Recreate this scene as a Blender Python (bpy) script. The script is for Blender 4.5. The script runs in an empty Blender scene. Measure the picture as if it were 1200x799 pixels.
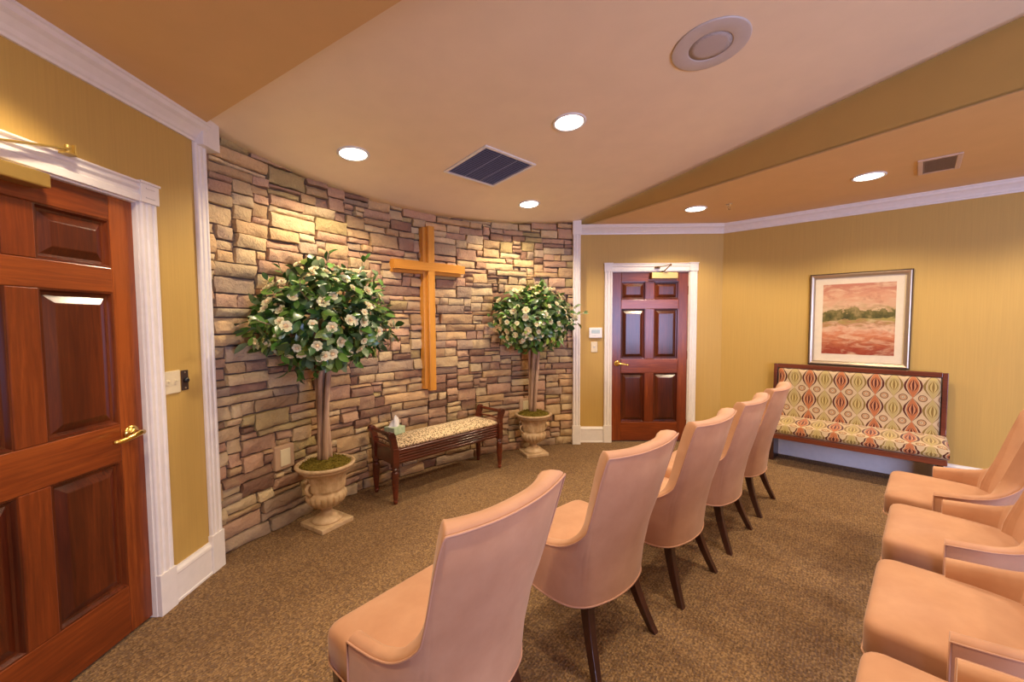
import bpy, bmesh, math, random
from math import sin, cos, pi, radians, sqrt, atan2, degrees
from mathutils import Vector, Matrix, noise
random.seed(7)
S = bpy.context.scene
COL = S.collection
# ------------------------------------------------------------------ basics
class MB:
    """collects shapes, builds ONE mesh object"""
    def __init__(self):
        self.v = []; self.f = []; self.mi = []; self.uv = None; self.col = None
    def add(self, verts, faces, m=0):
        n = len(self.v)
        self.v += [tuple(p) for p in verts]
        self.f += [tuple(i + n for i in f) for f in faces]
        self.mi += [m] * len(faces)
        return n
    def box(self, lo, hi, M=None, m=0):
        x0, y0, z0 = lo; x1, y1, z1 = hi
        vs = [(x0,y0,z0),(x1,y0,z0),(x1,y1,z0),(x0,y1,z0),(x0,y0,z1),(x1,y0,z1),(x1,y1,z1),(x0,y1,z1)]
        if M is not None: vs = [M @ Vector(p) for p in vs]
        self.add(vs, [(0,3,2,1),(4,5,6,7),(0,1,5,4),(1,2,6,5),(2,3,7,6),(3,0,4,7)], m)
    def prism(self, poly, axis_fn, t0, t1, m=0):
        """poly of 2d points, axis_fn(a,b,t)->xyz"""
        n = len(poly)
        vs = [axis_fn(a, b, t0) for a, b in poly] + [axis_fn(a, b, t1) for a, b in poly]
        fs = [tuple(range(n))[::-1], tuple(range(n, 2*n))]
        fs += [(i, (i+1) % n, n + (i+1) % n, n + i) for i in range(n)]
        self.add(vs, fs, m)
    def lathe(self, prof, seg=32, M=None, m=0, mod=None):
        vs = []; fs = []
        for r, z in prof:
            for k in range(seg):
                a = 2*pi*k/seg
                rr = r * (mod(a, z) if mod else 1)
                vs.append((rr*cos(a), rr*sin(a), z))
        for i in range(len(prof)-1):
            for k in range(seg):
                k2 = (k+1) % seg
                fs.append((i*seg+k, i*seg+k2, (i+1)*seg+k2, (i+1)*seg+k))
        fs.append(tuple(range(seg))[::-1]); fs.append(tuple(range((len(prof)-1)*seg, len(prof)*seg)))
        if M is not None: vs = [M @ Vector(p) for p in vs]
        self.add(vs, fs, m)
    def tube(self, pts, rad, seg=8, m=0, closed=False):
        pts = [Vector(p) for p in pts]; n = len(pts)
        rads = rad if isinstance(rad, (list, tuple)) else [rad]*n
        vs = []; fs = []
        up = None
        for i, p in enumerate(pts):
            if closed: t = pts[(i+1) % n] - pts[i-1]
            else: t = pts[min(i+1, n-1)] - pts[max(i-1, 0)]
            t = t.normalized() if t.length > 1e-9 else Vector((0,0,1))
            if up is None:
                up = Vector((0,0,1)) if abs(t.z) < .9 else Vector((1,0,0))
            a = t.cross(up); a = a.normalized() if a.length > 1e-6 else t.orthogonal().normalized()
            b = a.cross(t).normalized(); up = b
            for k in range(seg):
                w = 2*pi*k/seg
                vs.append(p + a*(rads[i]*cos(w)) + b*(rads[i]*sin(w)))
        rng = n if closed else n-1
        for i in range(rng):
            j = (i+1) % n
            for k in range(seg):
                k2 = (k+1) % seg
                fs.append((i*seg+k, i*seg+k2, j*seg+k2, j*seg+k))
        if not closed:
            fs.append(tuple(range(seg))[::-1]); fs.append(tuple(range((n-1)*seg, n*seg)))
        self.add(vs, fs, m)
    def grid(self, rows, m=0, closed_u=False):
        """rows: list of lists of points"""
        nu = len(rows[0]); vs = [p for r in rows for p in r]; fs = []
        for i in range(len(rows)-1):
            for k in range(nu if closed_u else nu-1):
                k2 = (k+1) % nu
                fs.append((i*nu+k, i*nu+k2, (i+1)*nu+k2, (i+1)*nu+k))
        return self.add(vs, fs, m)
    def build(self, name, mats, parent=None, smooth=False, bevel=0, subsurf=0, M=None, bevseg=2, fix=True):
        me = bpy.data.meshes.new(name)
        vs = self.v if M is None else [tuple(M @ Vector(p)) for p in self.v]
        me.from_pydata(vs, [], self.f)
        if not isinstance(mats, (list, tuple)): mats = [mats]
        for mm in mats: me.materials.append(mm)
        for p, i in zip(me.polygons, self.mi): p.material_index = i
        if self.uv is not None:
            l = me.uv_layers.new(name='UVMap')
            for p in me.polygons:
                for li in p.loop_indices:
                    l.data[li].uv = self.uv[me.loops[li].vertex_index]
        if self.col is not None:
            c = me.color_attributes.new(name='Col', type='FLOAT_COLOR', domain='POINT')
            for i, q in enumerate(self.col): c.data[i].color = (*q, 1)
        if fix:
            bm = bmesh.new(); bm.from_mesh(me)
            bmesh.ops.recalc_face_normals(bm, faces=bm.faces); bm.to_mesh(me); bm.free()
        o = bpy.data.objects.new(name, me); COL.objects.link(o)
        if parent is not None: o.parent = parent
        if bevel:
            b = o.modifiers.new('Bevel', 'BEVEL'); b.width = bevel; b.segments = bevseg; b.limit_method = 'ANGLE'; b.angle_limit = radians(35)
        if subsurf:
            s = o.modifiers.new('Subsurf', 'SUBSURF'); s.levels = subsurf; s.render_levels = subsurf
        if smooth:
            for p in me.polygons: p.use_smooth = True
        return o

def tag(o, label, cat, group=None, kind=None):
    o['label'] = label; o['category'] = cat
    if group: o['group'] = group
    if kind: o['kind'] = kind
    return o
def empty(name, loc=(0,0,0), rz=0):
    o = bpy.data.objects.new(name, None); COL.objects.link(o)
    o.location = loc; o.rotation_euler = (0, 0, rz); o.empty_display_size = .1
    return o
def copy_tree(o, parent=None):
    c = o.copy(); COL.objects.link(c); c.parent = parent
    for ch in list(o.children): copy_tree(ch, c)
    return c
def basis(o, x, y, z):
    M = Matrix.Identity(4)
    for i, q in enumerate((x, y, z, o)):
        q = Vector(q)
        for k in range(3): M[k][i] = q[k]
    return M
# ------------------------------------------------------------------ materials
class NT:
    def __init__(self, name):
        self.m = bpy.data.materials.new(name); self.m.use_nodes = True
        self.t = self.m.node_tree; self.n = self.t.nodes; self.b = self.n['Principled BSDF']
    def add(self, typ, **k):
        q = self.n.new(typ)
        for a, v in k.items(): setattr(q, a, v)
        return q
    def link(self, a, b): self.t.links.new(a, b)
    def put(self, sock, v):
        if isinstance(v, bpy.types.NodeSocket): self.link(v, sock)
        else: sock.default_value = v
    def math(self, op, a, b=0.0, c=None):
        q = self.add('ShaderNodeMath', operation=op)
        self.put(q.inputs[0], a); self.put(q.inputs[1], b)
        if c is not None: self.put(q.inputs[2], c)
        return q.outputs[0]
    def mix(self, f, a, b, blend='MIX'):
        q = self.add('ShaderNodeMix', data_type='RGBA', blend_type=blend)
        self.put(q.inputs[0], f)
        self.put(q.inputs[6], a if isinstance(a, bpy.types.NodeSocket) else (*a, 1))
        self.put(q.inputs[7], b if isinstance(b, bpy.types.NodeSocket) else (*b, 1))
        return q.outputs[2]
    def coord(self, what='Object', scale=(1,1,1), rot=(0,0,0)):
        c = self.add('ShaderNodeTexCoord'); mp = self.add('ShaderNodeMapping')
        mp.inputs['Scale'].default_value = scale; mp.inputs['Rotation'].default_value = rot
        self.link(c.outputs[what], mp.inputs['Vector']); return mp.outputs[0]
    def noise(self, vec, scale=5, detail=3, rough=.5, dist=0):
        q = self.add('ShaderNodeTexNoise'); self.link(vec, q.inputs['Vector'])
        q.inputs['Scale'].default_value = scale; q.inputs['Detail'].default_value = detail
        q.inputs['Roughness'].default_value = rough; q.inputs['Distortion'].default_value = dist
        return q.outputs['Fac']
    def ramp(self, f, stops, interp='LINEAR'):
        q = self.add('ShaderNodeValToRGB'); q.color_ramp.interpolation = interp
        e = q.color_ramp.elements
        while len(e) < len(stops): e.new(.5)
        for i, (p, c) in enumerate(stops): e[i].position = p; e[i].color = (*c, 1)
        self.put(q.inputs[0], f); return q.outputs[0]
    def bump(self, h, strength=.3, dist=.01):
        q = self.add('ShaderNodeBump'); q.inputs['Strength'].default_value = strength; q.inputs['Distance'].default_value = dist
        self.link(h, q.inputs['Height']); self.link(q.outputs[0], self.b.inputs['Normal'])
    def base(self, c): self.put(self.b.inputs['Base Color'], c if isinstance(c, bpy.types.NodeSocket) else (*c, 1))
    def set(self, rough=None, metal=None, coat=None, spec=None, sheen=None):
        I = self.b.inputs
        if rough is not None: self.put(I['Roughness'], rough)
        if metal is not None: I['Metallic'].default_value = metal
        if coat is not None: I['Coat Weight'].default_value = coat; I['Coat Roughness'].default_value = .15
        if spec is not None: I['Specular IOR Level'].default_value = spec
        if sheen is not None: I['Sheen Weight'].default_value = sheen

def paint(name, c, rough=.6, var=.06, scale=6, bump=.03):
    t = NT(name); v = t.coord()
    n = t.noise(v, scale, 4)
    t.base(t.mix(n, [q*(1-var) for q in c], [min(1, q*(1+var)) for q in c])); t.set(rough)
    n2 = t.noise(v, 180, 2); t.bump(n2, bump, .002)
    return t.m
def strie(name, c):
    t = NT(name)
    v = t.coord('Object', (1, 1, .02)); n = t.noise(v, 120, 3, .6)
    v2 = t.coord(); n2 = t.noise(v2, 2.5, 3)
    a = t.mix(n, [q*.86 for q in c], [q*1.12 for q in c])
    t.base(t.mix(n2, a, t.mix(.5, a, [q*.93 for q in c]))); t.set(.55, spec=.35); t.bump(n, .06, .002)
    return t.m
def wood(name, dark, mid, light, axis='z', scale=22, rough=.28, coat=.35, big=2.2):
    t = NT(name)
    sc = {'x': (.06, 1, 1), 'y': (1, .06, 1), 'z': (1, 1, .06)}[axis]
    n = t.noise(t.coord('Object', sc), scale*3.2, 5, .65, .6)
    n2 = t.noise(t.coord('Object', tuple(q*.9 + .1 for q in sc)), big, 4, .55, .4)
    g = t.math('ADD', t.math('MULTIPLY', n, .28), t.math('MULTIPLY', n2, .72))
    t.base(t.ramp(g, [(.36, dark), (.5, mid), (.63, light)])); t.set(rough, coat=coat)
    t.bump(n, .05, .002)
    return t.m
def plain(name, c, rough=.4, metal=0, coat=None):
    t = NT(name); v = t.coord(); n = t.noise(v, 25, 3)
    t.base(t.mix(n, [q*.93 for q in c], [min(1, q*1.07) for q in c])); t.set(rough, metal, coat)
    return t.m
def emis(name, c, s):
    t = NT(name); t.base((.9,.9,.9)); t.b.inputs['Emission Color'].default_value = (*c, 1); t.b.inputs['Emission Strength'].default_value = s
    return t.m

GOLD = (.53, .34, .09)
M_wall = strie('gold_strie_paper', GOLD)
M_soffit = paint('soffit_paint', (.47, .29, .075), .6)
M_ceil = paint('ceiling_paint', (.70, .46, .20), .55)
M_ceil2 = paint('raised_ceiling_paint', (.86, .71, .50), .5)
M_trim = plain('white_trim', (.80, .75, .69), .35)
M_door_v = wood('mahogany_upright', (.055, .009, .0025), (.18, .034, .006), (.36, .085, .014), 'z', coat=.12)
M_door_p = wood('mahogany_panel_shaded', (.028, .004, .0015), (.085, .014, .003), (.19, .038, .007), 'z', coat=.2)  # same finish as the stiles; the panels' shade is put into this darker colour
M_door_h = wood('mahogany_level', (.055, .009, .0025), (.18, .034, .006), (.36, .085, .014), 'y', coat=.12)
M_door_hx = wood('mahogany_level_x', (.055, .009, .0025), (.18, .034, .006), (.36, .085, .014), 'x', coat=.12)
M_stool = wood('stool_cherry', (.035, .007, .003), (.11, .020, .007), (.20, .042, .014), 'x', rough=.3)
M_leg = wood('dark_leg', (.012, .004, .003), (.035, .010, .006), (.07, .02, .01), 'z', rough=.3)
M_bench = wood('bench_wood', (.05, .012, .006), (.13, .028, .012), (.20, .05, .02), 'x', rough=.3)
M_cross = wood('honey_pine', (.50, .20, .022), (.66, .29, .04), (.74, .37, .07), 'z', scale=14, rough=.4, coat=.15)
M_brass = plain('brass', (.78, .52, .14), .22, 1)
M_brass_sat = plain('satin_brass', (.62, .45, .14), .38, .85)
M_plate = plain('ivory_plastic', (.72, .62, .40), .4)
M_white = plain('white_plastic', (.80, .78, .74), .4)
M_bronze = plain('bronze_plate', (.10, .07, .06), .35, .6)
M_black = plain('black_rubber', (.012, .012, .014), .4)
M_lcd = plain('lcd_green', (.38, .46, .36), .25)
M_moss = None

def carpet():
    t = NT('loop_carpet')
    v = t.coord('Object', (1, 1, 1), (0, 0, radians(38)))
    vo = t.add('ShaderNodeTexVoronoi'); t.link(v, vo.inputs['Vector']); vo.inputs['Scale'].default_value = 125
    sep = t.add('ShaderNodeSeparateColor'); t.link(vo.outputs['Color'], sep.inputs[0])
    wv = t.add('ShaderNodeTexWave'); t.link(v, wv.inputs['Vector']); wv.inputs['Scale'].default_value = 22; wv.inputs['Distortion'].default_value = 6; wv.inputs['Detail'].default_value = 2
    f = t.math('ADD', t.math('MULTIPLY', sep.outputs[0], .8), t.math('MULTIPLY', wv.outputs['Fac'], .2))
    c = t.ramp(f, [(.10, (.105, .062, .036)), (.32, (.22, .128, .06)), (.5, (.145, .10, .08)), (.66, (.28, .165, .075)), (.92, (.37, .24, .12))])
    n = t.noise(v, 3, 3)
    t.base(t.mix(t.math('MULTIPLY', n, .35), c, (.20, .12, .055))); t.set(.95, spec=.1)
    t.bump(t.math('ADD', vo.outputs['Distance'], t.math('MULTIPLY', wv.outputs['Fac'], .4)), .5, .006)
    return t.m
M_carpet = carpet()

def stone():
    t = NT('ledge_stone')
    a = t.add('ShaderNodeAttribute', attribute_name='Col')
    v = t.coord(); n = t.noise(v, 14, 5, .62, .6); n2 = t.noise(v, 60, 4, .6)
    n3 = t.noise(v, 6, 3)
    c = t.mix(t.math('MULTIPLY', n, .9), a.outputs['Color'], t.mix(1.0, a.outputs['Color'], (.70, .62, .60), 'MULTIPLY'))
    c = t.mix(t.ramp(n3, [(.5, (0,0,0)), (.75, (.55,.55,.55))]), c, (.50, .36, .19))
    c = t.mix(t.math('MULTIPLY', n2, .35), c, t.mix(1.0, c, (.6, .6, .6), 'MULTIPLY'))
    t.base(c); t.set(.8, spec=.25)
    t.bump(t.math('ADD', n, t.math('MULTIPLY', n2, .5)), .9, .016)
    return t.m
M_stone = stone()
M_mortar = plain('mortar_dark', (.16, .11, .08), .9)  # dark brown mortar in the joints, its own colour

def suede():
    t = NT('peach_suede'); v = t.coord(); n = t.noise(v, 5, 4, .6); n2 = t.noise(v, 220, 2)
    t.base(t.ramp(n, [(.3, (.45, .220, .118)), (.7, (.55, .295, .170))])); t.set(.6, spec=.3, sheen=.25); t.bump(n2, .06, .002)
    return t.m
M_suede = suede()
M_welt = plain('peach_piping', (.52, .28, .18), .6)

def leaf_mat():
    t = NT('camellia_leaf')
    a = t.add('ShaderNodeAttribute', attribute_name='Col')
    v = t.coord(); n = t.noise(v, 40, 3)
    t.base(t.mix(n, a.outputs['Color'], t.mix(1.0, a.outputs['Color'], (.6, .7, .5), 'MULTIPLY'))); t.set(.35, coat=.15)
    t.b.inputs['Transmission Weight'].default_value = 0
    return t.m
M_leaf = leaf_mat()
M_petal = plain('cream_petal', (.78, .76, .46), .6)
M_heart = plain('petal_heart', (.80, .62, .34), .6)
M_bark = wood('stem_bark', (.22, .13, .075), (.46, .30, .19), (.66, .48, .33), 'z', scale=20, rough=.7, coat=0, big=9)
def moss():
    t = NT('moss'); v = t.coord(); n = t.noise(v, 60, 4, .7)
    t.base(t.ramp(n, [(.3, (.06, .045, .008)), (.55, (.20, .15, .025)), (.75, (.34, .27, .06))])); t.set(.95, spec=.05); t.bump(n, .9, .02)
    return t.m
M_moss = moss()
def urn():
    t = NT('antiqued_plaster'); v = t.coord(); n = t.noise(v, 16, 5, .65); n2 = t.noise(v, 70, 3)
    c = t.ramp(n, [(.3, (.40, .26, .13)), (.55, (.62, .45, .27)), (.75, (.70, .54, .36))])
    t.base(t.mix(t.math('MULTIPLY', n2, .3), c, (.38, .24, .11))); t.set(.6); t.bump(n2, .15, .004)
    return t.m
M_urn = urn()

def ogee():
    t = NT('ogee_fabric')
    u = t.add('ShaderNodeUVMap', uv_map='UVMap'); s = t.add('ShaderNodeSeparateXYZ'); t.link(u.outputs[0], s.inputs[0])
    nz = t.noise(t.coord('Object'), 30, 2)
    wob = t.math('MULTIPLY', t.math('SUBTRACT', nz, .5), .06)
    U = t.math('DIVIDE', s.outputs[0], .126); V = t.math('DIVIDE', s.outputs[1], .215)
    fu = t.math('ABSOLUTE', t.math('ADD', t.math('SUBTRACT', t.math('FRACT', U), .5), wob))
    fv = t.math('SUBTRACT', t.math('FRACT', V), .5)
    odd = t.math('GREATER_THAN', t.math('FRACT', t.math('MULTIPLY', t.math('FLOOR', U), .5)), .25)
    prof = t.math('POWER', t.math('MAXIMUM', t.math('COSINE', t.math('MULTIPLY', fv, pi)), .0001), 1.15)
    q = t.math('DIVIDE', fu, t.math('ADD', t.math('MULTIPLY', prof, .46), .012))
    def lt(a, b): return t.math('LESS_THAN', a, b)
    bg = t.mix(nz, (.58, .42, .25), (.46, .35, .19))
    fillc = t.mix(odd, (.42, .14, .05), (.42, .32, .12))
    dark = t.mix(odd, (.085, .018, .010), (.22, .14, .035))
    inner = t.mix(odd, (.50, .21, .09), (.50, .38, .14))
    c = t.mix(lt(q, 1.04), bg, dark)
    c = t.mix(lt(q, .78), c, bg)
    c = t.mix(lt(q, .66), c, fillc)
    # nested inner eye
    q2 = t.math('DIVIDE', fu, t.math('ADD', t.math('MULTIPLY', t.math('MAXIMUM', t.math('COSINE', t.math('MULTIPLY', fv, pi*1.9)), 0.0), .24), .0001))
    inside = lt(t.math('ABSOLUTE', fv), .26)
    c = t.mix(t.math('MULTIPLY', lt(q2, 1.0), inside), c, dark)
    c = t.mix(t.math('MULTIPLY', lt(q2, .68), inside), c, inner)
    c = t.mix(t.math('MULTIPLY', lt(q2, .26), inside), c, dark)
    # discs at the crossings
    du = t.math('MULTIPLY', t.math('SUBTRACT', fu, .5), .126)
    dv = t.math('MULTIPLY', t.math('SUBTRACT', t.math('ABSOLUTE', fv), .5), .215)
    d = t.math('SQRT', t.math('ADD', t.math('MULTIPLY', du, du), t.math('MULTIPLY', dv, dv)))
    c = t.mix(lt(d, .030), c, (.16, .08, .035)); c = t.mix(lt(d, .0235), c, (.46, .27, .13))
    c = t.mix(lt(d, .015), c, (.35, .20, .10)); c = t.mix(lt(d, .010), c, (.60, .50, .30)); c = t.mix(lt(d, .0045), c, (.07, .03, .02))
    t.base(c); t.set(.75, spec=.2, sheen=.2)
    t.bump(t.noise(t.coord('Object'), 300, 2), .1, .002)
    return t.m
M_ogee = ogee()
def leopard():
    t = NT('leopard_fabric'); v = t.coord()
    vo = t.add('ShaderNodeTexVoronoi'); t.link(v, vo.inputs['Vector']); vo.inputs['Scale'].default_value = 62; vo.inputs['Randomness'].default_value = 1
    n = t.noise(v, 90, 3); d = t.math('ADD', vo.outputs['Distance'], t.math('MULTIPLY', t.math('SUBTRACT', n, .5), .5))
    c = t.ramp(d, [(0, (.04, .022, .012)), (.31, (.06, .035, .018)), (.37, (.38, .24, .10)), (.52, (.68, .54, .34))])
    t.base(c); t.set(.8, spec=.2, sheen=.2)
    return t.m
M_leop = leopard()
def art():
    t = NT('landscape_print')
    u = t.add('ShaderNodeUVMap', uv_map='UVMap'); s = t.add('ShaderNodeSeparateXYZ'); t.link(u.outputs[0], s.inputs[0])
    mp = t.add('ShaderNodeMapping'); t.link(u.outputs[0], mp.inputs['Vector']); mp.inputs['Scale'].default_value = (1.2, 4, 1)
    n = t.noise(mp.outputs[0], 5, 5, .6, .5); nb = t.noise(u.outputs[0], 7, 5, .6)
    v = t.math('ADD', s.outputs[1], t.math('MULTIPLY', t.math('SUBTRACT', n, .5), .34))
    c = t.ramp(v, [(.04, (.30, .05, .025)), (.16, (.42, .12, .05)), (.27, (.58, .22, .10)), (.37, (.66, .40, .24)), (.44, (.38, .20, .08)), (.50, (.36, .30, .08)), (.56, (.30, .24, .07)), (.70, (.62, .38, .22)), (.82, (.62, .32, .18)), (.96, (.50, .20, .12))])
    # tree masses
    top = t.math('ADD', .62, t.math('MULTIPLY', t.math('SUBTRACT', nb, .5), .42))
    tr = t.math('MULTIPLY', t.math('LESS_THAN', s.outputs[1], top), t.math('GREATER_THAN', t.math('ADD', s.outputs[1], t.math('MULTIPLY', t.math('SUBTRACT', n, .5), .15)), t.math('ADD', .47, t.math('MULTIPLY', s.outputs[0], .05))))
    tc = t.ramp(nb, [(.35, (.05, .055, .02)), (.5, (.14, .12, .035)), (.65, (.34, .25, .10))])
    nw = t.noise(mp.outputs[0], 3.2, 4, .6, 1.0)
    c = t.mix(t.ramp(nw, [(.48, (0,0,0)), (.66, (.7,.7,.7))]), c, (.70, .50, .30))
    c = t.mix(t.ramp(nb, [(.56, (0,0,0)), (.72, (.5,.5,.5))]), c, (.34, .12, .06))
    t.base(t.mix(tr, c, tc)); t.set(.3, coat=.2)
    return t.m
M_art = art()
M_mat = plain('cream_mat', (.74, .63, .44), .7)
M_frame = plain('champagne_frame', (.55, .46, .34), .28, .85)
M_frame_d = plain('dark_frame_edge', (.06, .035, .02), .35)

# ------------------------------------------------------------------ geometry constants
XL = -1.8143; YB = 4.8794; CX = 2.4082
ZL = 2.58; ZC = 2.478                     # low ceiling, crown bottom
ANG = .8274
WD = Vector((sin(ANG), -cos(ANG), 0))     # along the angled wall
WN = Vector((-cos(ANG), -sin(ANG), 0))    # into the room
WC = Vector((CX, YB, 0))
AC = Vector((1.4465, 1.5, 0)); AR = 3.45  # stone arc
YF = -1.9; XE = 4.7                        # walls behind the camera
LE = (XE - CX) / WD.x                      # length of angled wall
YE = YB + WD.y * LE
def zc(x, y):
    u = (x + 1.80)*.703 - (y - 2.37)*.711
    return 2.62 + (.0905 if u > 0 else .2)*u
def arc(deg, r=AR, z=0.): return Vector((AC.x + r*cos(radians(deg)), AC.y + r*sin(radians(deg)), z))
ELp = Vector((-1.745, 2.303)); ELd = Vector((.848, -.53))
ERp = Vector((.744, 4.84)); ERd = Vector((.52, -.854))

def struct(o, label, cat): return tag(o, label, cat, kind='structure')
XYZ = lambda a, b, t: (a, b, t)
# floor
b = MB(); b.prism([(XL-.1, YF-.1), (XE+.1, YF-.1), (XE+.1, YE+.05), (CX+.1, YB+.1), (.5, YB+.1), (-.5, YB+.05), (-1.4, 3.9), (-2.0, 2.9), (XL-.2, 2.3)], XYZ, -.08, 0)
struct(b.build('floor', M_carpet), 'brown flecked loop carpet covering the whole floor', 'floor')
# walls
def wall_with_hole(name, mat, axis, pos, thick, a0, a1, z1, holes, label):
    """axis 'x': plane x=pos, runs along y; 'y': plane y=pos, runs along x. thick signed"""
    b = MB()
    def bx(u0, u1, w0, w1):
        p0, p1 = sorted((pos, pos+thick))
        if axis == 'x': b.box((p0, u0, w0), (p1, u1, w1))
        else: b.box((u0, p0, w0), (u1, p1, w1))
    cur = a0
    for (h0, h1, w0, w1) in sorted(holes):
        if h0 > cur: bx(cur, h0, 0, z1)
        if w0 > 0: bx(h0, h1, 0, w0)
        bx(h0, h1, w1, z1)
        cur = h1
    bx(cur, a1, 0, z1)
    return struct(b.build(name, mat), label, 'wall')
D1 = (1.024, 1.938)      # left door opening along y
D2 = (1.105, 2.019)      # back door opening along x
DH = 2.045
wall_with_hole('wall_left', M_wall, 'x', XL, -.14, YF, 2.37, ZL, [(D1[0], D1[1], 0, DH)], 'gold papered wall around the near panelled door')
wall_with_hole('wall_back', M_wall, 'y', YB, .14, .64, CX+.1, ZL, [(D2[0], D2[1], 0, DH)], 'gold papered wall around the far panelled door')
b = MB()
Mw = basis(WC, WD, -WN, (0,0,1))
b.box((0, 0, 0), (LE+.05, .14, ZL), Mw)
struct(b.build('wall_right', M_wall), 'gold papered wall behind the patterned bench and framed picture', 'wall')
wall_with_hole('wall_east', M_wall, 'x', XE, .14, YF, YE, 2.62, [], 'gold papered wall behind the second row of chairs')
WIN = (1.6, 4.5, .35, 2.1)
wall_with_hole('wall_front', M_wall, 'y', YF, -.14, XL-.14, XE+.14, ZL, [(WIN[0], WIN[1], WIN[2], WIN[3])], 'gold papered wall with a window behind the viewer')
b = MB()
for x in (WIN[0], (WIN[0]+WIN[1])/2-.03, WIN[1]-.06): b.box((x, YF-.1, WIN[2]), (x+.06, YF-.04, WIN[3]))
for z in (WIN[2], (WIN[2]+WIN[3])/2-.03, WIN[3]-.06): b.box((WIN[0], YF-.1, z), (WIN[1], YF-.04, z+.06))
struct(b.build('window_1', M_trim, bevel=.006), 'white framed window behind the viewer', 'window')

# stone wall: every stone shaped in the one wall mesh
def stone_wall():
    rnd = random.Random(21)
    A0, A1 = 166.2, 103.2
    L = radians(A0 - A1)*AR; H = 2.64
    N = int(L/.01); sky = [0.0]*N
    stones = []
    while True:
        h = min(sky)
        if h >= H - .001: break
        i = sky.index(h); j = i
        while j < N and abs(sky[j]-h) < 1e-6: j += 1
        plate = j - i
        w = int(rnd.choice([9, 12, 14, 17, 20, 23, 26, 30, 35, 40])*rnd.uniform(.85, 1.15))
        if plate - w < 9: w = plate if plate < 56 else plate//2
        w = min(w, plate)
        hh = rnd.choice([.045, .06, .06, .075, .075, .075, .09, .09, .105, .12] if w > 13 else [.045, .06, .075, .09])
        if w > 32: hh = min(hh, .105)
        if h < .02: hh = rnd.choice([.075, .09])
        nb = [sky[k] - h for k in (i-1, j) if 0 <= k < N and sky[k] > h]
        for d in nb:
            if abs(d - hh) < .022 and d > .03: hh = d
        hh = min(hh, H - h)
        stones.append((i*.01, (i+w)*.01, h, h+hh))
        for k in range(i, i+w): sky[k] = h + hh
    pal = [((.60,.45,.28), 5), ((.66,.52,.34), 4), ((.50,.34,.20), 4), ((.50,.31,.22), 4), ((.56,.36,.26), 3), ((.38,.235,.18), 3), ((.27,.155,.115), 2), ((.44,.34,.17), 2), ((.42,.31,.24), 3), ((.62,.42,.24), 3)]
    bag = [c for c, n in pal for _ in range(n)]
    b = MB(); b.col = []
    def P(s, z, d):
        a = A0 - degrees(s/AR)
        return arc(a, AR + .012 - d, z)
    for (s0, s1, z0, z1) in stones:
        g = .0035
        s0 += g; s1 -= g; z0 += g; z1 -= g
        w = s1-s0; h = z1-z0
        nx = max(4, int(w/.022)); ny = max(4, int(h/.018))
        c = rnd.choice(bag); k = rnd.uniform(1.0, 1.3); g = .12*(c[0]+c[1]+c[2])/3; c = (c[0]*.98+g*.6, c[1]*.975+g*.6, c[2]*.82+g*.55); c = (min(.9, c[0]*k), min(.9, c[1]*k), min(.9, c[2]*k))
        prot = rnd.uniform(.022, .052); tx = rnd.uniform(-.012, .012); tz = rnd.uniform(-.010, .010)
        sd = Vector((rnd.uniform(0, 99), rnd.uniform(0, 99), rnd.uniform(0, 99)))
        rows = []
        for iy in range(-1, ny+2):
            r = []
            for ix in range(-1, nx+2):
                fx = min(max(ix/nx, 0), 1); fz = min(max(iy/ny, 0), 1)
                s = s0 + w*fx; z = z0 + h*fz
                q = Vector((s*9, z*16, 0)) + sd
                e = noise.noise(Vector((s*16, z*24, 3)) + sd)*.011
                edge = min(fx*w, (1-fx)*w, fz*h, (1-fz)*h)
                ring = ix in (-1, nx+1) or iy in (-1, ny+1)
                d = 0 if ring else prot + tx*(fx-.5)*2 + tz*(fz-.5)*2 + noise.noise(q)*.014 + abs(noise.noise(q*2.1))*.012 + noise.noise(q*4.3)*.004 - (.010 if edge < 1e-6 else (.002 if edge < .02 else 0))
                if not ring: d = max(d, .010)
                if ix <= 0: s += abs(e)
                if ix >= nx: s -= abs(e)
                if iy <= 0: z += abs(e)*.7
                if iy >= ny: z -= abs(e)*.7
                r.append(P(s, z, d))
            rows.append(r)
        b.grid(rows)
        b.col += [c]*(len(rows)*len(rows[0]))
    rows = []
    for z in (0, H):
        rows.append([arc(A0 - (A0-A1)*k/40, AR+.012, z) for k in range(41)])
    b.grid(rows, 1); b.col += [(.1,.07,.05)]*82
    rows = []
    for z in (0, H):
        rows.append([arc(A0 - (A0-A1)*k/40, AR+.15, z) for k in range(41)])
    b.grid(rows, 1); b.col += [(.1,.07,.05)]*82
    o = b.build('wall_alcove', [M_stone, M_mortar], smooth=False, fix=False)
    bm = bmesh.new(); bm.from_mesh(o.data); bmesh.ops.recalc_face_normals(bm, faces=bm.faces); bm.to_mesh(o.data); bm.free()
    for p in o.data.polygons: p.use_smooth = True
    o.data.set_sharp_from_angle(angle=radians(50))
    return o
struct(stone_wall(), 'curved wall of stacked tan and mauve ledge stones', 'wall')

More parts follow.
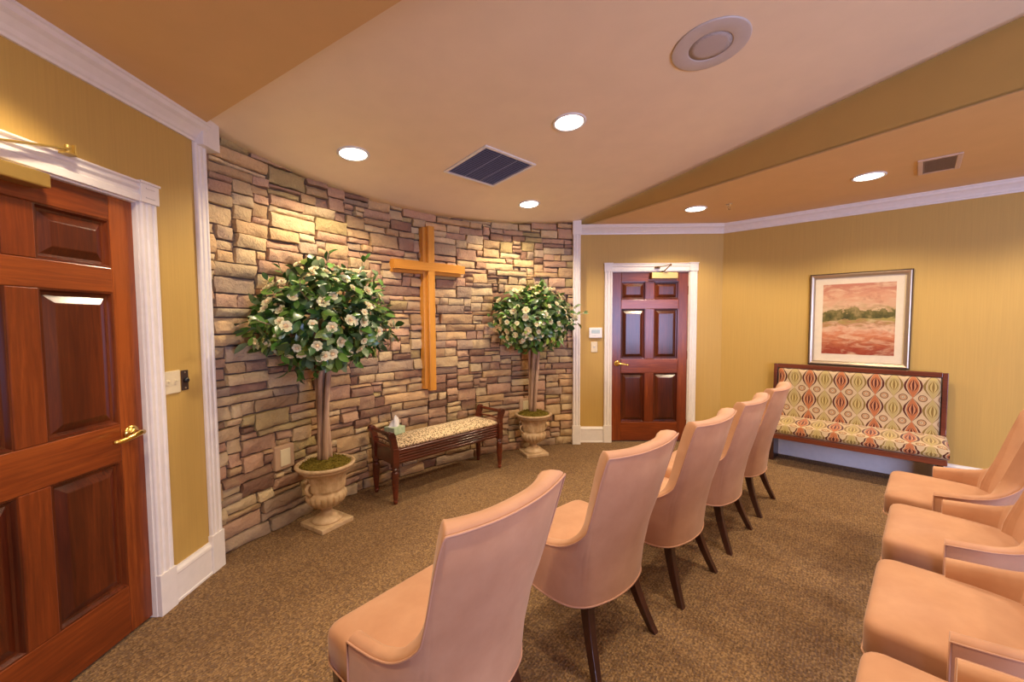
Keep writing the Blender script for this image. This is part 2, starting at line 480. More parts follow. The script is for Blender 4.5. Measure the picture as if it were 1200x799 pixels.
# ceilings
b = MB()
e2 = ELp + ELd*7.75
b.prism([(XL-.14, YF-.14), (e2.x, YF-.14), (e2.x, e2.y), (ELp.x-.06, ELp.y+.04), (XL-.14, 2.42)], XYZ, ZL, ZL+.04)
r2 = ERp + ERd*7.75
b.prism([(ERp.x-.03, ERp.y+.2), (r2.x, r2.y), (XE+.2, r2.y), (XE+.2, YE+.2), (CX+.14, YB+.14)], XYZ, ZL, ZL+.04)
struct(b.build('ceiling', M_ceil), 'lower golden ceiling on both sides of the raised fan', 'ceiling')
b = MB(); rows = []
fa = ELp + ELd*7.5; fb = ERp + ERd*7.5
for k in range(41):
    a = 166.0 - (166.0-103.0)*k/40; s = arc(a, AR+.08)
    e = fa.lerp(fb, k/40.)
    if k == 0: s = Vector((ELp.x-.06, ELp.y+.04, 0))
    r = []
    for j in range(41):
        t = j/40.; x = s.x + (e.x-s.x)*t; y = s.y + (e.y-s.y)*t
        if k == 40 and j == 0: pass
        r.append((x, y, zc(x, y)))
    rows.append(r)
b.grid(rows)
o = b.build('ceiling_raised', M_ceil2, smooth=True)
o.modifiers.new('Solidify', 'SOLIDIFY').thickness = .03
o.modifiers['Solidify'].offset = -1 if o.data.polygons[0].normal.z < 0 else 1
struct(o, 'raised sloping beige ceiling panel fanning from the stone wall', 'ceiling')
b = MB()
for p, d, sg in ((ELp - ELd*.06, ELd, 1), (ERp - ERd*.1, ERd, -1)):
    nrm = Vector((-d.y, d.x))*(-sg) if sg == 1 else Vector((-d.y, d.x))
    # face sits on the low-ceiling side of the edge
    side = Vector((d.y, -d.x)) if sg == 1 else Vector((-d.y, d.x))
    lo = []; hi = []; lo2 = []; hi2 = []
    for j in range(21):
        q = p + d*(7.6*j/20); q2 = q + side*.03
        lo.append((q.x, q.y, ZL)); hi.append((q.x, q.y, zc(q.x, q.y)+.02))
        lo2.append((q2.x, q2.y, ZL)); hi2.append((q2.x, q2.y, zc(q.x, q.y)+.02))
    b.grid([lo, hi, hi2, lo2])
struct(b.build('trim_1', M_soffit), 'gold painted upright soffit faces between the low and raised ceilings', 'trim')

# mouldings
CROWN = [(0, 0), (.012, 0), (.014, .012), (.022, .018), (.030, .034), (.052, .058), (.070, .070), (.078, .086), (.085, .090), (.085, .102), (0, .102)]
def run(b, prof, M, length, m=0):
    b.prism(prof, lambda a, c, t: M @ Vector((t, a, c)), 0, length, m)
# frames: x along, y out of wall, z up
F_left = basis((XL, 0, 0), (0,1,0), (1,0,0), (0,0,1))
F_back = basis((0, YB, 0), (1,0,0), (0,-1,0), (0,0,1))
F_right = basis(WC, WD, WN, (0,0,1))
def crown(name, F, a0, a1, label, miter=(0,0)):
    b = MB(); n = len(CROWN)
    vs = []
    for a, mt in ((a0, miter[0]), (a1, miter[1])):
        vs += [F @ Vector((a + mt*p, p, ZC + z)) for p, z in CROWN]
    b.add(vs, [tuple(range(n)), tuple(range(n, 2*n))[::-1]] + [(i, (i+1) % n, n+(i+1) % n, n+i) for i in range(n)])
    return struct(b.build(name, M_trim), label, 'trim')
half = math.tan((pi/2 - ANG)/2) if False else math.tan(ANG/2*0 + (pi/2-(pi/2-ANG))/2*0)
turn = pi/2 - ANG   # direction change between back wall (+x) and right wall
ang_in = atan2(WD.y, WD.x)            # negative
k = math.tan(abs(ang_in)/2)
crown('trim_2', F_left, YF, 2.33, 'white crown moulding above the near panelled door')
crown('trim_3', F_back, .72, CX, 'white crown moulding above the far panelled door', (0, -k))
crown('trim_4', F_right, 0, LE, 'white crown moulding above the framed picture', (k, 0))
BASE = [(0, 0), (.020, 0), (.020, .012), (.016, .016), (.016, .150), (.020, .156), (.018, .170), (.008, .182), (.006, .190), (0, .190)]
def base(name, F, a0, a1, label):
    b = MB(); run(b, BASE, F @ Matrix.Translation((a0, 0, 0)), a1-a0)
    return struct(b.build(name, M_trim), label, 'baseboard')
base('baseboard_left', F_left, 2.03, 2.285, 'white baseboard beside the near panelled door')
base('baseboard_back', F_back, .72, 1.012, 'white baseboard under the thermostat')
b = MB()
run(b, BASE, F_back @ Matrix.Translation((2.112, 0, 0)), CX-2.112); run(b, BASE, F_right, LE)
struct(b.build('baseboard_right', M_trim), 'white baseboard under the patterned bench', 'baseboard')
def fluted(w, t):
    return [(0, 0), (w, 0), (w, t*.7), (w*.94, t), (w*.80, t), (w*.74, t*.72), (w*.66, t*.72), (w*.60, t), (w*.40, t), (w*.34, t*.72), (w*.26, t*.72), (w*.20, t), (w*.06, t), (0, t*.7)]
def casing(name, F, d0, d1, label):
    """door casing around an opening d0..d1 along F.x"""
    w = .088; t = .022; b = MB()
    for a in (d0-w, d1):
        b.prism([(p, q) for p, q in fluted(w, t)], lambda p, q, z: F @ Vector((a+p, q, z)), .205, DH+.005)
        b.box((a-.004, 0, 0), (a+w+.004, .028, .21), F)
        # corner block with cap
        b.box((a-.005, 0, DH), (a+w+.005, .030, DH+.090), F)
        for qq in (.022, .066): b.box((a+.02, .028, DH+qq), (a+w-.02, .034, DH+qq+.006), F)
        b.box((a-.010, 0, DH+.088), (a+w+.010, .036, DH+.100), F)
    prof = [(0, 0), (t, 0), (t, .030), (t*.75, .036), (t*.75, .050), (t, .056), (t*1.2, .062), (t*.9, .070), (t*.9, .080), (t*1.4, .086), (t*1.4, .094), (0, .094)]
    b.prism(prof, lambda q, z, s: F @ Vector((s, q, DH+z)), d0+.003, d1-.003)
    # jamb inside the opening
    b.box((d0-.002, -.12, 0), (d0+.008, .004, DH), F); b.box((d1-.008, -.12, 0), (d1+.002, .004, DH), F)
    b.box((d0, -.12, DH-.008), (d1, .004, DH+.002), F)
    return struct(b.build(name, M_trim, bevel=.002), label, 'trim')
casing('trim_5', F_left, D1[0], D1[1], 'white fluted casing around the near panelled door')
casing('trim_6', F_back, D2[0], D2[1], 'white fluted casing around the far panelled door')
# corner posts of the stone alcove
b = MB()
b.prism(fluted(.085, .022), lambda p, q, z: F_left @ Vector((2.287+p, q, z)), .21, 2.47)
b.box((2.282, -.09, 0), (2.378, .026, .225), F_left); b.box((2.290, -.09, .2), (2.376, .004, 2.6), F_left)
b.box((2.300, -.08, 2.463), (2.428, .058, 2.655), F_left)
struct(b.build('trim_7', M_trim, bevel=.003), 'white corner post with top block where the near wall meets the stone', 'trim')
b = MB()
b.prism(fluted(.088, .022), lambda p, q, z: F_back @ Vector((.634+p, .075+q, z)), .2, 2.50)
b.box((.636, -.06, .1), (.722, .080, 2.63), F_back); b.box((.630, -.06, 0), (.727, .102, .225), F_back); b.box((.630, -.05, 2.46), (.728, .104, 2.632), F_back)
struct(b.build('trim_8', M_trim, bevel=.003), 'white corner post where the stone meets the far wall', 'trim')

# ------------------------------------------------------------------ doors
def make_door(name, F, d0, d1, hinge_low, label, mh, closer):
    """six panel leaf in the opening d0..d1 of frame F; recess .02"""
    root = struct(empty(name, F @ Vector(((d0+d1)/2, -.03, 0))), label, 'door')
    W = d1-d0; inv = Matrix.Translation(-root.location)
    Fd = inv @ F
    g = .006; y0, y1 = -.062, -.018
    def bx(b, a0, a1, z0, z1, m=0, ya=y0, yb=y1): b.box((d0+a0, ya, z0), (d0+a1, yb, z1), Fd, m)
    st = .118; mul = .105; pw = (W - 2*st - mul)/2
    zr = [.012, .240, .835, 1.005, 1.605, 1.716, 1.928, DH-.006]
    b = MB()
    bx(b, g, st, zr[0], zr[7]); bx(b, W-st, W-g, zr[0], zr[7])
    for z0, z1 in ((zr[0], zr[1]), (zr[2], zr[3]), (zr[4], zr[5]), (zr[6], zr[7])): bx(b, st, W-st, z0, z1, 1)
    for z0, z1 in ((zr[1], zr[2]), (zr[3], zr[4]), (zr[5], zr[6])): bx(b, st+pw, st+pw+mul, z0, z1)
    b.build('door_leaf', [M_door_v, mh], root, bevel=.004)
    for a in (st, st+pw+mul):
        for z0, z1 in ((zr[1], zr[2]), (zr[3], zr[4]), (zr[5], zr[6])):
            pm = MB(); A0, A1 = d0+a, d0+a+pw
            def ring(i, y): return [Fd @ Vector((A0+i, y, z0+i)), Fd @ Vector((A1-i, y, z0+i)), Fd @ Vector((A1-i, y, z1-i)), Fd @ Vector((A0+i, y, z1-i))]
            rings = [ring(-.002, -.05), ring(-.002, -.020), ring(.006, -.021), ring(.014, -.036), ring(.024, -.038), ring(.055, -.0225), ring(.060, -.0215)]
            pm.grid(rings, closed_u=True)
            pm.add(rings[-1], [(0,1,2,3)])
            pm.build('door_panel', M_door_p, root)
    # lever handle on the latch side
    la = d1-.072 if hinge_low else d0+.072
    sg = -1 if hinge_low else 1
    hb = MB()
    Mh = Fd @ basis((la, -.018, .953), (1,0,0), (0,0,1), (0,1,0))
    hb.lathe([(.036, 0), (.036, .004), (.033, .010), (.020, .015), (.013, .020), (.011, .045), (.012, .05), (.001, .052)], 24, Mh)
    pts = [Fd @ Vector((la + sg*q, -.018+.05+w, .953+z)) for q, w, z in ((-.014, 0, 0), (.012, .004, .002), (.042, .008, -.002), (.078, .008, -.010), (.112, .006, -.012), (.132, .002, -.010))]
    hb.tube(pts, [.011, .014, .013, .011, .0105, .007], 10)
    hb.build('door_handle', M_brass, root, smooth=True)['label'] = 'brass lever door handle'
    # hinges
    hx = d0 if hinge_low else d1
    for z in (.22, 1.05, 1.82):
        h = MB(); h.tube([Fd @ Vector((hx + (.004 if hinge_low else -.004), -.012, z-.05)), Fd @ Vector((hx + (.004 if hinge_low else -.004), -.012, z+.05))], .007, 8)
        h.build('hinge', M_brass, root)
    c = MB(); cz, ca0, ca1 = closer['z'], closer['a0'], closer['a1']
    c.box((ca0, -.020, cz), (ca1, .045, cz+closer['h']), Fd)
    cl = c.build('door_closer', M_brass_sat, root, bevel=.006); cl['label'] = 'brass door closer box at the top of the door'
    am = MB()
    for (p, q, w) in closer['arm']:
        p = Fd @ Vector(p); q = Fd @ Vector(q); d = (q-p).normalized(); sd = d.cross(Vector((0,0,1))).normalized()
        am.prism([(-w, -.004), (w, -.004), (w, .004), (-w, .004)], lambda a, bb, t: (p if t == 0 else q) + sd*a + Vector((0,0,bb)), 0, 1)
    for p, r, h in closer['pins']:
        am.lathe([(r, -h), (r, h)], 12, Matrix.Translation(Fd @ Vector(p)))
    for lo, hi in closer['shoe']: am.box(lo, hi, Fd)
    am.build('closer_arm', closer['mat'], cl, bevel=.002)
    return root
make_door('door_1', F_left, D1[0], D1[1], True, 'large mahogany six panel door beside the double switch plate, nearest to the viewer', M_door_h,
    dict(z=1.978, h=.055, a0=1.25, a1=1.545, mat=M_brass_sat,
         arm=[((1.32, .055, 2.075), (1.60, .055, 2.150), .013)], pins=[((1.32, .03, 2.05), .012, .035), ((1.60, .055, 2.150), .010, .014)],
         shoe=[((1.585, .030, 2.128), (1.625, .068, 2.136)), ((1.617, .030, 2.128), (1.625, .066, 2.172))]))
M_arm = plain('bronze_arm', (.22, .13, .06), .35, .7)
make_door('door_2', F_back, D2[0], D2[1], False, 'mahogany six panel door in the far wall beside the thermostat', M_door_hx,
    dict(z=1.955, h=.072, a0=1.56, a1=1.87, mat=M_arm,
         arm=[((1.69, .075, 2.035), (1.74, .16, 2.10), .008), ((1.74, .16, 2.10), (1.62, .05, 2.085), .008), ((1.62, .05, 2.085), (1.60, .035, 2.085), .010)],
         pins=[((1.69, .03, 2.025), .012, .02), ((1.74, .16, 2.10), .010, .012), ((1.63, .05, 2.085), .010, .012)],
         shoe=[((1.60, .028, 2.072), (1.66, .045, 2.098))]))

# ------------------------------------------------------------------ wall devices
def device(name, F, a, z, w, h, label, cat, mat, t=.007, group=None):
    """wall plate: Empty at its centre, local x along wall, y out, z up"""
    o = empty(name); o.matrix_world = F @ Matrix.Translation((a, 0, z))
    tag(o, label, cat, group)
    b = MB(); b.box((-w/2, -.004, -h/2), (w/2, t, h/2)); b.build('wall_plate', mat, o, bevel=.003)
    return o
o = device('light_switch', F_left, 2.076, 1.158, .112, .118, 'ivory double toggle switch plate beside the near door', 'switch', M_plate)
for x in (-.023, .023):
    b = MB(); b.box((x-.006, .006, -.013), (x+.006, .010, .013)); b.prism([(.006, -.004), (.020, .006), (.018, .012), (.006, .008)], lambda q, z, s: (s, q, z), x-.004, x+.004)
    b.build('toggle', M_plate, o, bevel=.001)
o = device('bell_button', F_left, 2.166, 1.158, .045, .108, 'small dark bronze plate with a round black button beside the double switch', 'button', M_bronze, .005)
b = MB(); b.lathe([(.014, 0), (.014, .012), (.010, .016), (.001, .017)], 20, basis((0, .005, 0), (1,0,0), (0,0,1), (0,1,0))); b.build('button', M_black, o, smooth=True)
for z in (-.042, .042):
    b = MB(); b.lathe([(.005, 0), (.004, .002), (.001, .0025)], 10, basis((0, .005, z), (1,0,0), (0,0,1), (0,1,0))); b.build('screw', M_frame, o)
o = device('light_switch', F_back, .900, 1.153, .076, .125, 'ivory single switch plate below the thermostat', 'switch', M_plate)
b = MB(); b.box((-.006, .006, -.013), (.006, .010, .013)); b.prism([(.006, -.004), (.020, .006), (.018, .012), (.006, .008)], lambda q, z, s: (s, q, z), -.004, .004)
b.build('toggle', M_white, o, bevel=.001)
o = empty('thermostat'); o.matrix_world = F_back @ Matrix.Translation((.913, 0, 1.322)); tag(o, 'white digital thermostat on the gold wall by the far door', 'thermostat')
b = MB(); b.box((-.078, 0, -.062), (.078, .026, .062)); b.build('body', M_white, o, bevel=.008)
b = MB(); b.box((-.050, .0255, -.006), (.050, .0275, .036)); b.build('display', M_lcd, o, bevel=.001)
for x in (-.03, 0, .03):
    b = MB(); b.box((x-.008, .0255, -.036), (x+.008, .029, -.024)); b.build('button', M_white, o, bevel=.002)
# outlets set in stone surrounds
M_surround = plain('outlet_surround', (.50, .33, .20), .8)
for deg, z, lab in ((156.75, .505, 'ivory outlet cover in a stone surround, beside the near urn'), (113.75, .50, 'ivory outlet cover in a stone surround, behind the far urn')):
    p = arc(deg, AR-.02); nrm = (AC-p).normalized(); tx = Vector((-nrm.y, nrm.x, 0))
    o = empty('electrical_outlet'); o.matrix_world = basis((p.x, p.y, z), tx, nrm, (0,0,1)); tag(o, lab, 'outlet', 'outlets set in the stone wall')
    b = MB(); b.box((-.075, -.02, -.085), (.075, .032, .085)); b.build('surround', M_surround, o, bevel=.008)
    b = MB(); b.box((-.038, .030, -.060), (.038, .040, .060)); b.build('cover', M_plate, o, bevel=.004)

# ------------------------------------------------------------------ cross
p = arc(133.4, AR-.035); nrm = (AC-p).normalized(); tx = Vector((-nrm.y, nrm.x, 0))
if tx.x < 0: tx = -tx
cr = empty('wooden_cross'); cr.matrix_world = basis((p.x, p.y, 0), tx, nrm, (0,0,1))
tag(cr, 'honey coloured layered wooden cross hanging on the stone wall', 'cross')
M_cross_h = wood('honey_pine_level', (.50, .20, .022), (.66, .29, .04), (.74, .37, .07), 'x', scale=14, rough=.4, coat=.15)
z0, z1, zb, hl = .80, 2.372, 1.985, .385
b = MB(); b.box((-.062, -.02, z0+.012), (.062, .055, z1-.006)); b.build('back_upright', M_cross, cr, bevel=.004)
b = MB(); b.box((-hl+.01, -.02, zb-.065), (-.0622, .053, zb+.055)); b.box((.0622, -.02, zb-.065), (hl-.01, .053, zb+.055)); b.build('back_crossbar', M_cross_h, cr, bevel=.004)
b = MB(); b.box((-.034, .0552, z0), (.034, .105, z1)); b.build('front_upright', M_cross, cr, bevel=.004)
b = MB(); b.box((-hl, .0552, zb-.038), (-.0342, .108, zb+.038)); b.box((.0342, .0552, zb-.038), (hl, .108, zb+.038)); b.box((-.0342, .1052, zb-.038), (.0342, .108, zb+.038)); b.build('front_crossbar', M_cross_h, cr)

# ------------------------------------------------------------------ potted trees
def rose(rnd):
    b = MB()
    for ringi, (n, r, tilt, sz) in enumerate(((4, .004, 1.25, .020), (5, .011, .95, .024), (7, .018, .55, .026))):
        for k in range(n):
            a = 2*pi*k/n + ringi*.6 + rnd.uniform(-.15, .15); rows = []
            for j in range(4):
                t = j/3.; el = tilt*(1 - .35*t)
                rr = r + sz*t*cos(el); zz = sz*t*sin(el)*1.1
                wd = sz*.55*(sin(pi*(.18+.70*t))) * 1.25
                row = []
                for i in range(3):
                    s = (i-1)*wd; row.append((rr*cos(a) - s*sin(a), rr*sin(a) + s*cos(a), zz - abs(i-1)*.002))
                rows.append(row)
            b.grid(rows, 0 if ringi else 1)
    b.lathe([(.001, -.004), (.010, .002), (.011, .012), (.006, .020), (.001, .022)], 8, None, 1)
    return b
def urn_mod(a, z):
    if .135 < z < .244:
        return 1 + .11*abs(cos(a*10))**.6*sin(pi*(z-.135)/.109)
    if .262 < z < .395:
        t = (z-.262)/.133
        w = abs(((a*8/(2*pi)) % 1) - .5)*2
        lf = max(0, 1 - abs(w - .15)/(1.05 - .75*t)) 
        return 1 + .06*lf*(1-.2*t) + .035*abs(sin(a*32 + (w-.5)*4*t))*lf
    if z > .43: return 1 + .012*(1 if sin(a*44) > 0 else 0)
    return 1
def tree(loc, seed, rx, ry, rz, cz, coff, label, rim_notch):
    rnd = random.Random(seed)
    root = empty('potted_tree', (loc[0], loc[1], 0)); tag(root, label, 'potted tree', 'flowering topiary trees in urns')
    nrm = (AC - Vector((loc[0], loc[1], 0))).normalized(); ang = atan2(nrm.y, nrm.x)
    pl = MB(); pl.box((-.128, -.128, 0), (.128, .128, .032), Matrix.Rotation(ang, 4, 'Z') @ Matrix.Rotation(radians(-4), 4, 'Z'))
    pr = [(.100, .030), (.104, .040), (.098, .050), (.090, .056), (.078, .066), (.056, .080), (.040, .096), (.034, .108), (.040, .113), (.044, .118), (.040, .123), (.052, .130)]
    pr += [(.055 + .076*sin(pi/2*(i/12)**.75), .130 + .105*i/12) for i in range(1, 13)]
    pr += [(.127, .244), (.120, .252), (.119, .262)]
    pr += [(.119 + .012*t + .042*t**6, .262 + .146*t) for t in [i/16 for i in range(1, 17)]]
    pr += [(.180, .412), (.186, .418), (.180, .424), (.194, .432), (.200, .440), (.200, .450), (.192, .456), (.178, .454), (.168, .440), (.160, .42), (.10, .41), (.001, .41)]
    fine = []
    for (r0, q0), (r1, q1) in zip(pr, pr[1:]):
        fine.append((r0, q0))
    fine.append(pr[-1])
    u = MB(); u.lathe(fine, 160, None, 0, urn_mod)
    ur = u.build('urn', M_urn, root, smooth=True)
    pl.build('plinth', M_urn, ur, bevel=.004)
    # scroll handles
    for s in (0, 1):
        hb = MB(); a = ang + pi/2 + pi*s
        er = Vector((cos(a), sin(a), 0))
        pts = [er*r + Vector((0,0,z)) for r, z in ((.118, .250), (.142, .262), (.158, .285), (.160, .310), (.148, .330), (.132, .332), (.126, .345), (.138, .368), (.156, .378), (.166, .366), (.158, .354))]
        hb.tube(pts, [.010, .011, .012, .012, .012, .011, .011, .011, .010, .009, .007], 8)
        hb.build('handle', M_urn, ur, smooth=True)
    mo = MB(); rows = []
    for i in range(9):
        r = .004 + .176*i/8; row = []
        for k2 in range(36):
            a = 2*pi*k2/36
            row.append((r*cos(a), r*sin(a), .448 + .035*(1-(i/8)**2) + (.012*noise.noise(Vector((r*cos(a)*30, r*sin(a)*30, seed))) if i < 8 else -.01)))
        rows.append(row)
    mo.grid(rows, closed_u=True)
    for _ in range(420):
        a = rnd.uniform(0, 2*pi); r = .172*sqrt(rnd.random()); z = .447 + .035*(1-(r/.18)**2)
        t = rnd.uniform(0, 2*pi); l = rnd.uniform(.008, .022); x, y = r*cos(a), r*sin(a)
        dx, dy = l*cos(t), l*sin(t)
        mo.add([(x, y, z), (x-dy*.25, y+dx*.25, z+.004), (x+dx, y+dy, z+rnd.uniform(.004, .018))], [(0,1,2)])
    mo.build('moss', M_moss, root)['kind'] = 'stuff'
    # trunk of twisted stems
    tb = MB()
    for s in range(5):
        ph = 2*pi*s/5; pts = []; rr = []
        tw = rnd.uniform(.3, .9); R = .036 if s else .006
        for i in range(15):
            t = i/14.; a = ph + tw*t*2; q = R*(1 + .35*t + .2*sin(6*t+s))
            pts.append((q*cos(a) + coff[0]*max(0, t-.55)*1.3, q*sin(a) + coff[1]*max(0, t-.55)*1.3, .455 + (cz-.455)*t))
            rr.append(.021*(1-.2*t) if s else .018)
        tb.tube(pts, rr, 9)
    tb.build('trunk', M_bark, root, smooth=True)
    C = Vector((coff[0], coff[1], cz)); tx = Vector((-nrm.y, nrm.x, 0))
    def onshell(f=None, up=None):
        while True:
            th = rnd.uniform(0, 2*pi); zz = rnd.uniform(-1, 1)
            q = sqrt(1-zz*zz); k2 = (rnd.random()**.33 if f is None else f)
            bump = .88 + .30*noise.noise(Vector((q*cos(th)*2.2, q*sin(th)*2.2, zz*2.2+seed)))
            d = Vector((q*cos(th)*rx, q*sin(th)*ry, zz*rz))*bump
            if zz < -.1: d.x *= 1 - .15*(-zz); 
            pt = C + tx*d.x + nrm*d.y + Vector((0,0,d.z*k2*(1 if zz > 0 else .92))) - (tx*d.x + nrm*d.y)*(1-k2)
            w = Vector((pt.x+loc[0], pt.y+loc[1], 0))
            if (w - AC).length < AR - .085:
                n = tx*(d.x/rx/rx) + nrm*(d.y/ry/ry) + Vector((0,0,d.z/rz/rz))
                return pt, n.normalized()
    lb = MB(); lb.col = []
    greens = [(.045,.12,.020), (.07,.17,.025), (.035,.09,.03), (.11,.22,.035), (.09,.15,.065), (.18,.26,.045), (.20,.27,.14)]
    def leaf(p, d, n, L, W, c):
        d = d.normalized(); s = d.cross(n); s = s.normalized() if s.length > 1e-4 else d.orthogonal().normalized(); n = s.cross(d).normalized()
        vs = []
        for t, w, bend in ((0, .08, 0), (.22, .72, .01), (.5, 1.0, .0), (.78, .70, -.05), (1, .04, -.14)):
            for e in (-1, 0, 1): vs.append(p + d*(L*t) + s*(W*.5*w*e) + n*(L*bend + abs(e)*W*.10*w))
        fs = []
        for i in range(4):
            for e in range(2): fs.append((i*3+e, i*3+e+1, i*3+e+4, i*3+e+3))
        lb.add(vs, fs); k2 = rnd.uniform(.8, 1.6); lb.col += [tuple(q*k2 for q in c)]*len(vs)
    nl = int(1250*rx*rz/.2)
    for i in range(nl):
        p, n = onshell(rnd.uniform(.62, 1.0))
        d = (n*rnd.uniform(.1, .9) + Vector((rnd.uniform(-1,1), rnd.uniform(-1,1), rnd.uniform(-.9,.55)))*.9)
        nn = n + Vector((rnd.uniform(-.5,.5), rnd.uniform(-.5,.5), rnd.uniform(0,.8)))
        L = rnd.uniform(.060, .105); leaf(p, d, nn, L, L*rnd.uniform(.48, .62), rnd.choice(greens))
    lb.build('foliage', M_leaf, root, smooth=True, fix=False)
    # stray twigs
    for k2 in range(10):
        for _ in range(50):
            p, n = onshell(1.0)
            if n.z > -.1 and abs(n.dot(tx)) > .35 or n.z > .75: break
        tbm = MB(); e = p + n*rnd.uniform(.05, .10) + Vector((0,0,.03))
        if (Vector((e.x+loc[0], e.y+loc[1], 0)) - AC).length > AR - .07: continue
        st = C.lerp(p, .6)
        tbm.tube([st, p, e], [.004, .003, .002], 6)
        old = lb; lb = tbm; lb.col = [(.2, .13, .07)]*len(lb.v); nf0 = len(lb.f)
        for q in (.2, .5, .8, 1.0):
            b0 = p.lerp(e, q)
            leaf(b0, (e-p).normalized()*.5 + Vector((rnd.uniform(-1,1), rnd.uniform(-1,1), rnd.uniform(-.3,.8)))*.7, Vector((0,-.5,.7)), rnd.uniform(.055,.075), .034, rnd.choice(greens))
        lb.mi = [0]*nf0 + [1]*(len(lb.f)-nf0)
        lb.build('twig', [M_bark, M_leaf], root, smooth=True, fix=False); lb = old
    # flowers
    fl = None
    cam = (Vector((0, 0, 1.45)) - (C + Vector((loc[0], loc[1], 0)))).normalized()
    nf = 0; spots = []
    tries = 0
    while nf < 72 and tries < 3000:
        tries += 1
        p, n = onshell(1.0)
        if n.dot(nrm) < -.15 or n.z < -.75: continue
        if any((p-q).length < .055 for q in spots): continue
        spots.append(p); nf += 1
        if fl is None:
            o = rose(rnd).build('flower', [M_petal, M_heart], root, smooth=True, fix=False); fl = o
        else:
            o = fl.copy(); COL.objects.link(o); o.parent = root
        q = (n + Vector((rnd.uniform(-.4,.4), rnd.uniform(-.4,.4), rnd.uniform(-.1,.5)))).to_track_quat('Z', 'Y')
        o.rotation_mode = 'QUATERNION'; o.rotation_quaternion = q
        o.location = p - n*rnd.uniform(-.012, .015); s = rnd.uniform(.55, .95); o.scale = (s, s, s)
    return root
t1 = (-1.405, 2.882)
tree(t1, 3, .56, .38, .42, 1.48, (.06, -.07), 'larger flowering topiary tree in a carved urn beside the tissue box end of the stool', 0)
tree((.158, 4.448), 11, .475, .33, .40, 1.475, (.01, -.10), 'smaller flowering topiary tree in a carved urn between the stool and the far door', 0)

# ------------------------------------------------------------------ upholstered stool bench
bc = Vector((-.716, 3.716, 0)); bd = Vector((.70, .714, 0)).normalized(); ban = atan2(bd.y, bd.x)
st = empty('bench_stool', bc, ban); tag(st, 'long cherry wood stool bench with leopard print seat against the stone wall', 'bench')
HL = .570; HW = .165
b = MB()   # apron with reeded front
AP = [(-.016, .315), (.0, .312), (.004, .320)] 
for sgn in (-1, 1):
    prof = [(0, .318), (.014, .318)]
    for i in range(5):
        z = .325 + i*.023; prof += [(.014, z), (.020, z+.005), (.020, z+.015), (.014, z+.020)]
    prof += [(.014, .448), (0, .448)]
    b.prism(prof, lambda q, z, s: (s, sgn*(HW - .012 + q), z), -HL, HL)
for sgn in (-1, 1): b.box((sgn*HL-.012, -HW, .318), (sgn*HL+.012, HW, .448))
b.build('apron', M_stool, st, bevel=.003)
for sx in (-1, 1):
    for sy in (-1, 1):
        L = MB(); x, y = sx*HL, sy*HW
        L.box((x-.026, y-.026, .300), (x+.026, y+.026, .455))
        L.lathe([(.024, .300), (.026, .292), (.030, .284), (.026, .276), (.019, .270), (.028, .262), (.031, .252), (.030, .23), (.025, .12), (.019, .045), (.016, .034), (.020, .028), (.019, .018), (.014, .0)], 16, Matrix.Translation((x, y, 0)))
        L.build('leg', M_stool, st, bevel=.003)
for sx in (-1, 1):
    A = MB(); x0 = sx*HL
    for sy in (-1, 1):   # scrolled end posts
        y = sy*HW
        side = [(-.026, .44), (.026, .44), (.030, .48), (.038, .515), (.052, .540), (.062, .560), (.056, .584), (.036, .594), (.014, .588), (.002, .570), (-.004, .545), (-.014, .50)]
        A.prism([(x0 + sx*(q), z) for q, z in side], lambda a, z, t: (a, t, z), y-.022, y+.022)
    A.tube([(x0+sx*.032, -HW, .566), (x0+sx*.032, -.09, .566), (x0+sx*.032, 0, .566), (x0+sx*.032, .09, .566), (x0+sx*.032, HW, .566)], [.010, .017, .014, .017, .010], 12)
    A.tube([(x0+sx*.010, -HW, .49), (x0+sx*.010, 0, .505), (x0+sx*.010, HW, .49)], .008, 8)
    A.build('arm', M_stool, st, bevel=.003)
def cushion(hx, hy, z0, z1, crown_h, n=24, m=12, r=.03, uvs=False):
    """rounded cushion; plan superellipse, soft top"""
    b = MB(); rows = []
    def pt(u, v):   # u,v in -1..1
        return u, v
    # side loops then top grid by concentric scaling
    def loop(sc_in, z):
        pts = []
        for k in range(4*n):
            t = k/(4*n)*4; s = int(t); f = t - s; w = -1 + 2*f
            if s == 0: u, v = w, -1
            elif s == 1: u, v = 1, w
            elif s == 2: u, v = -w, 1
            else: u, v = -1, -w
            x, y = u*(hx-sc_in), v*(hy-sc_in)
            cr = max(.001, r - sc_in*.3)
            ax, ay = hx-sc_in-cr, hy-sc_in-cr
            if abs(x) > ax and abs(y) > ay:
                dx, dy = abs(x)-ax, abs(y)-ay; l = max(dx, dy); h = sqrt(dx*dx+dy*dy)
                x = math.copysign(ax + dx*l/h, x); y = math.copysign(ay + dy*l/h, y)
            pts.append((x, y, z))
        return pts
    rr = min((z1-z0)*.45, .03)
    rows = [loop(rr*.6, z0), loop(.0, z0+rr*.6), loop(0, z1-rr)]
    for i in range(1, 5):
        a = pi/2*i/4; rows.append(loop(rr*(1-cos(a)), z1-rr+rr*sin(a)))
    mn = min(hx, hy)
    for f in (.15, .35, .6, .85, .985):
        ins = rr + (mn-rr)*f; rows.append(loop(ins, z1 + crown_h*(1-(1-f)**2)))
    b.grid(rows, closed_u=True)
    nn = 4*n
    b.add(rows[0], [tuple(range(nn))[::-1]]); b.add(rows[-1], [tuple(range(nn))])
    return b
cushion(HL-.015, HW+.004, .440, .475, .032, r=.03).build('seat_cushion', M_leop, st, smooth=True)
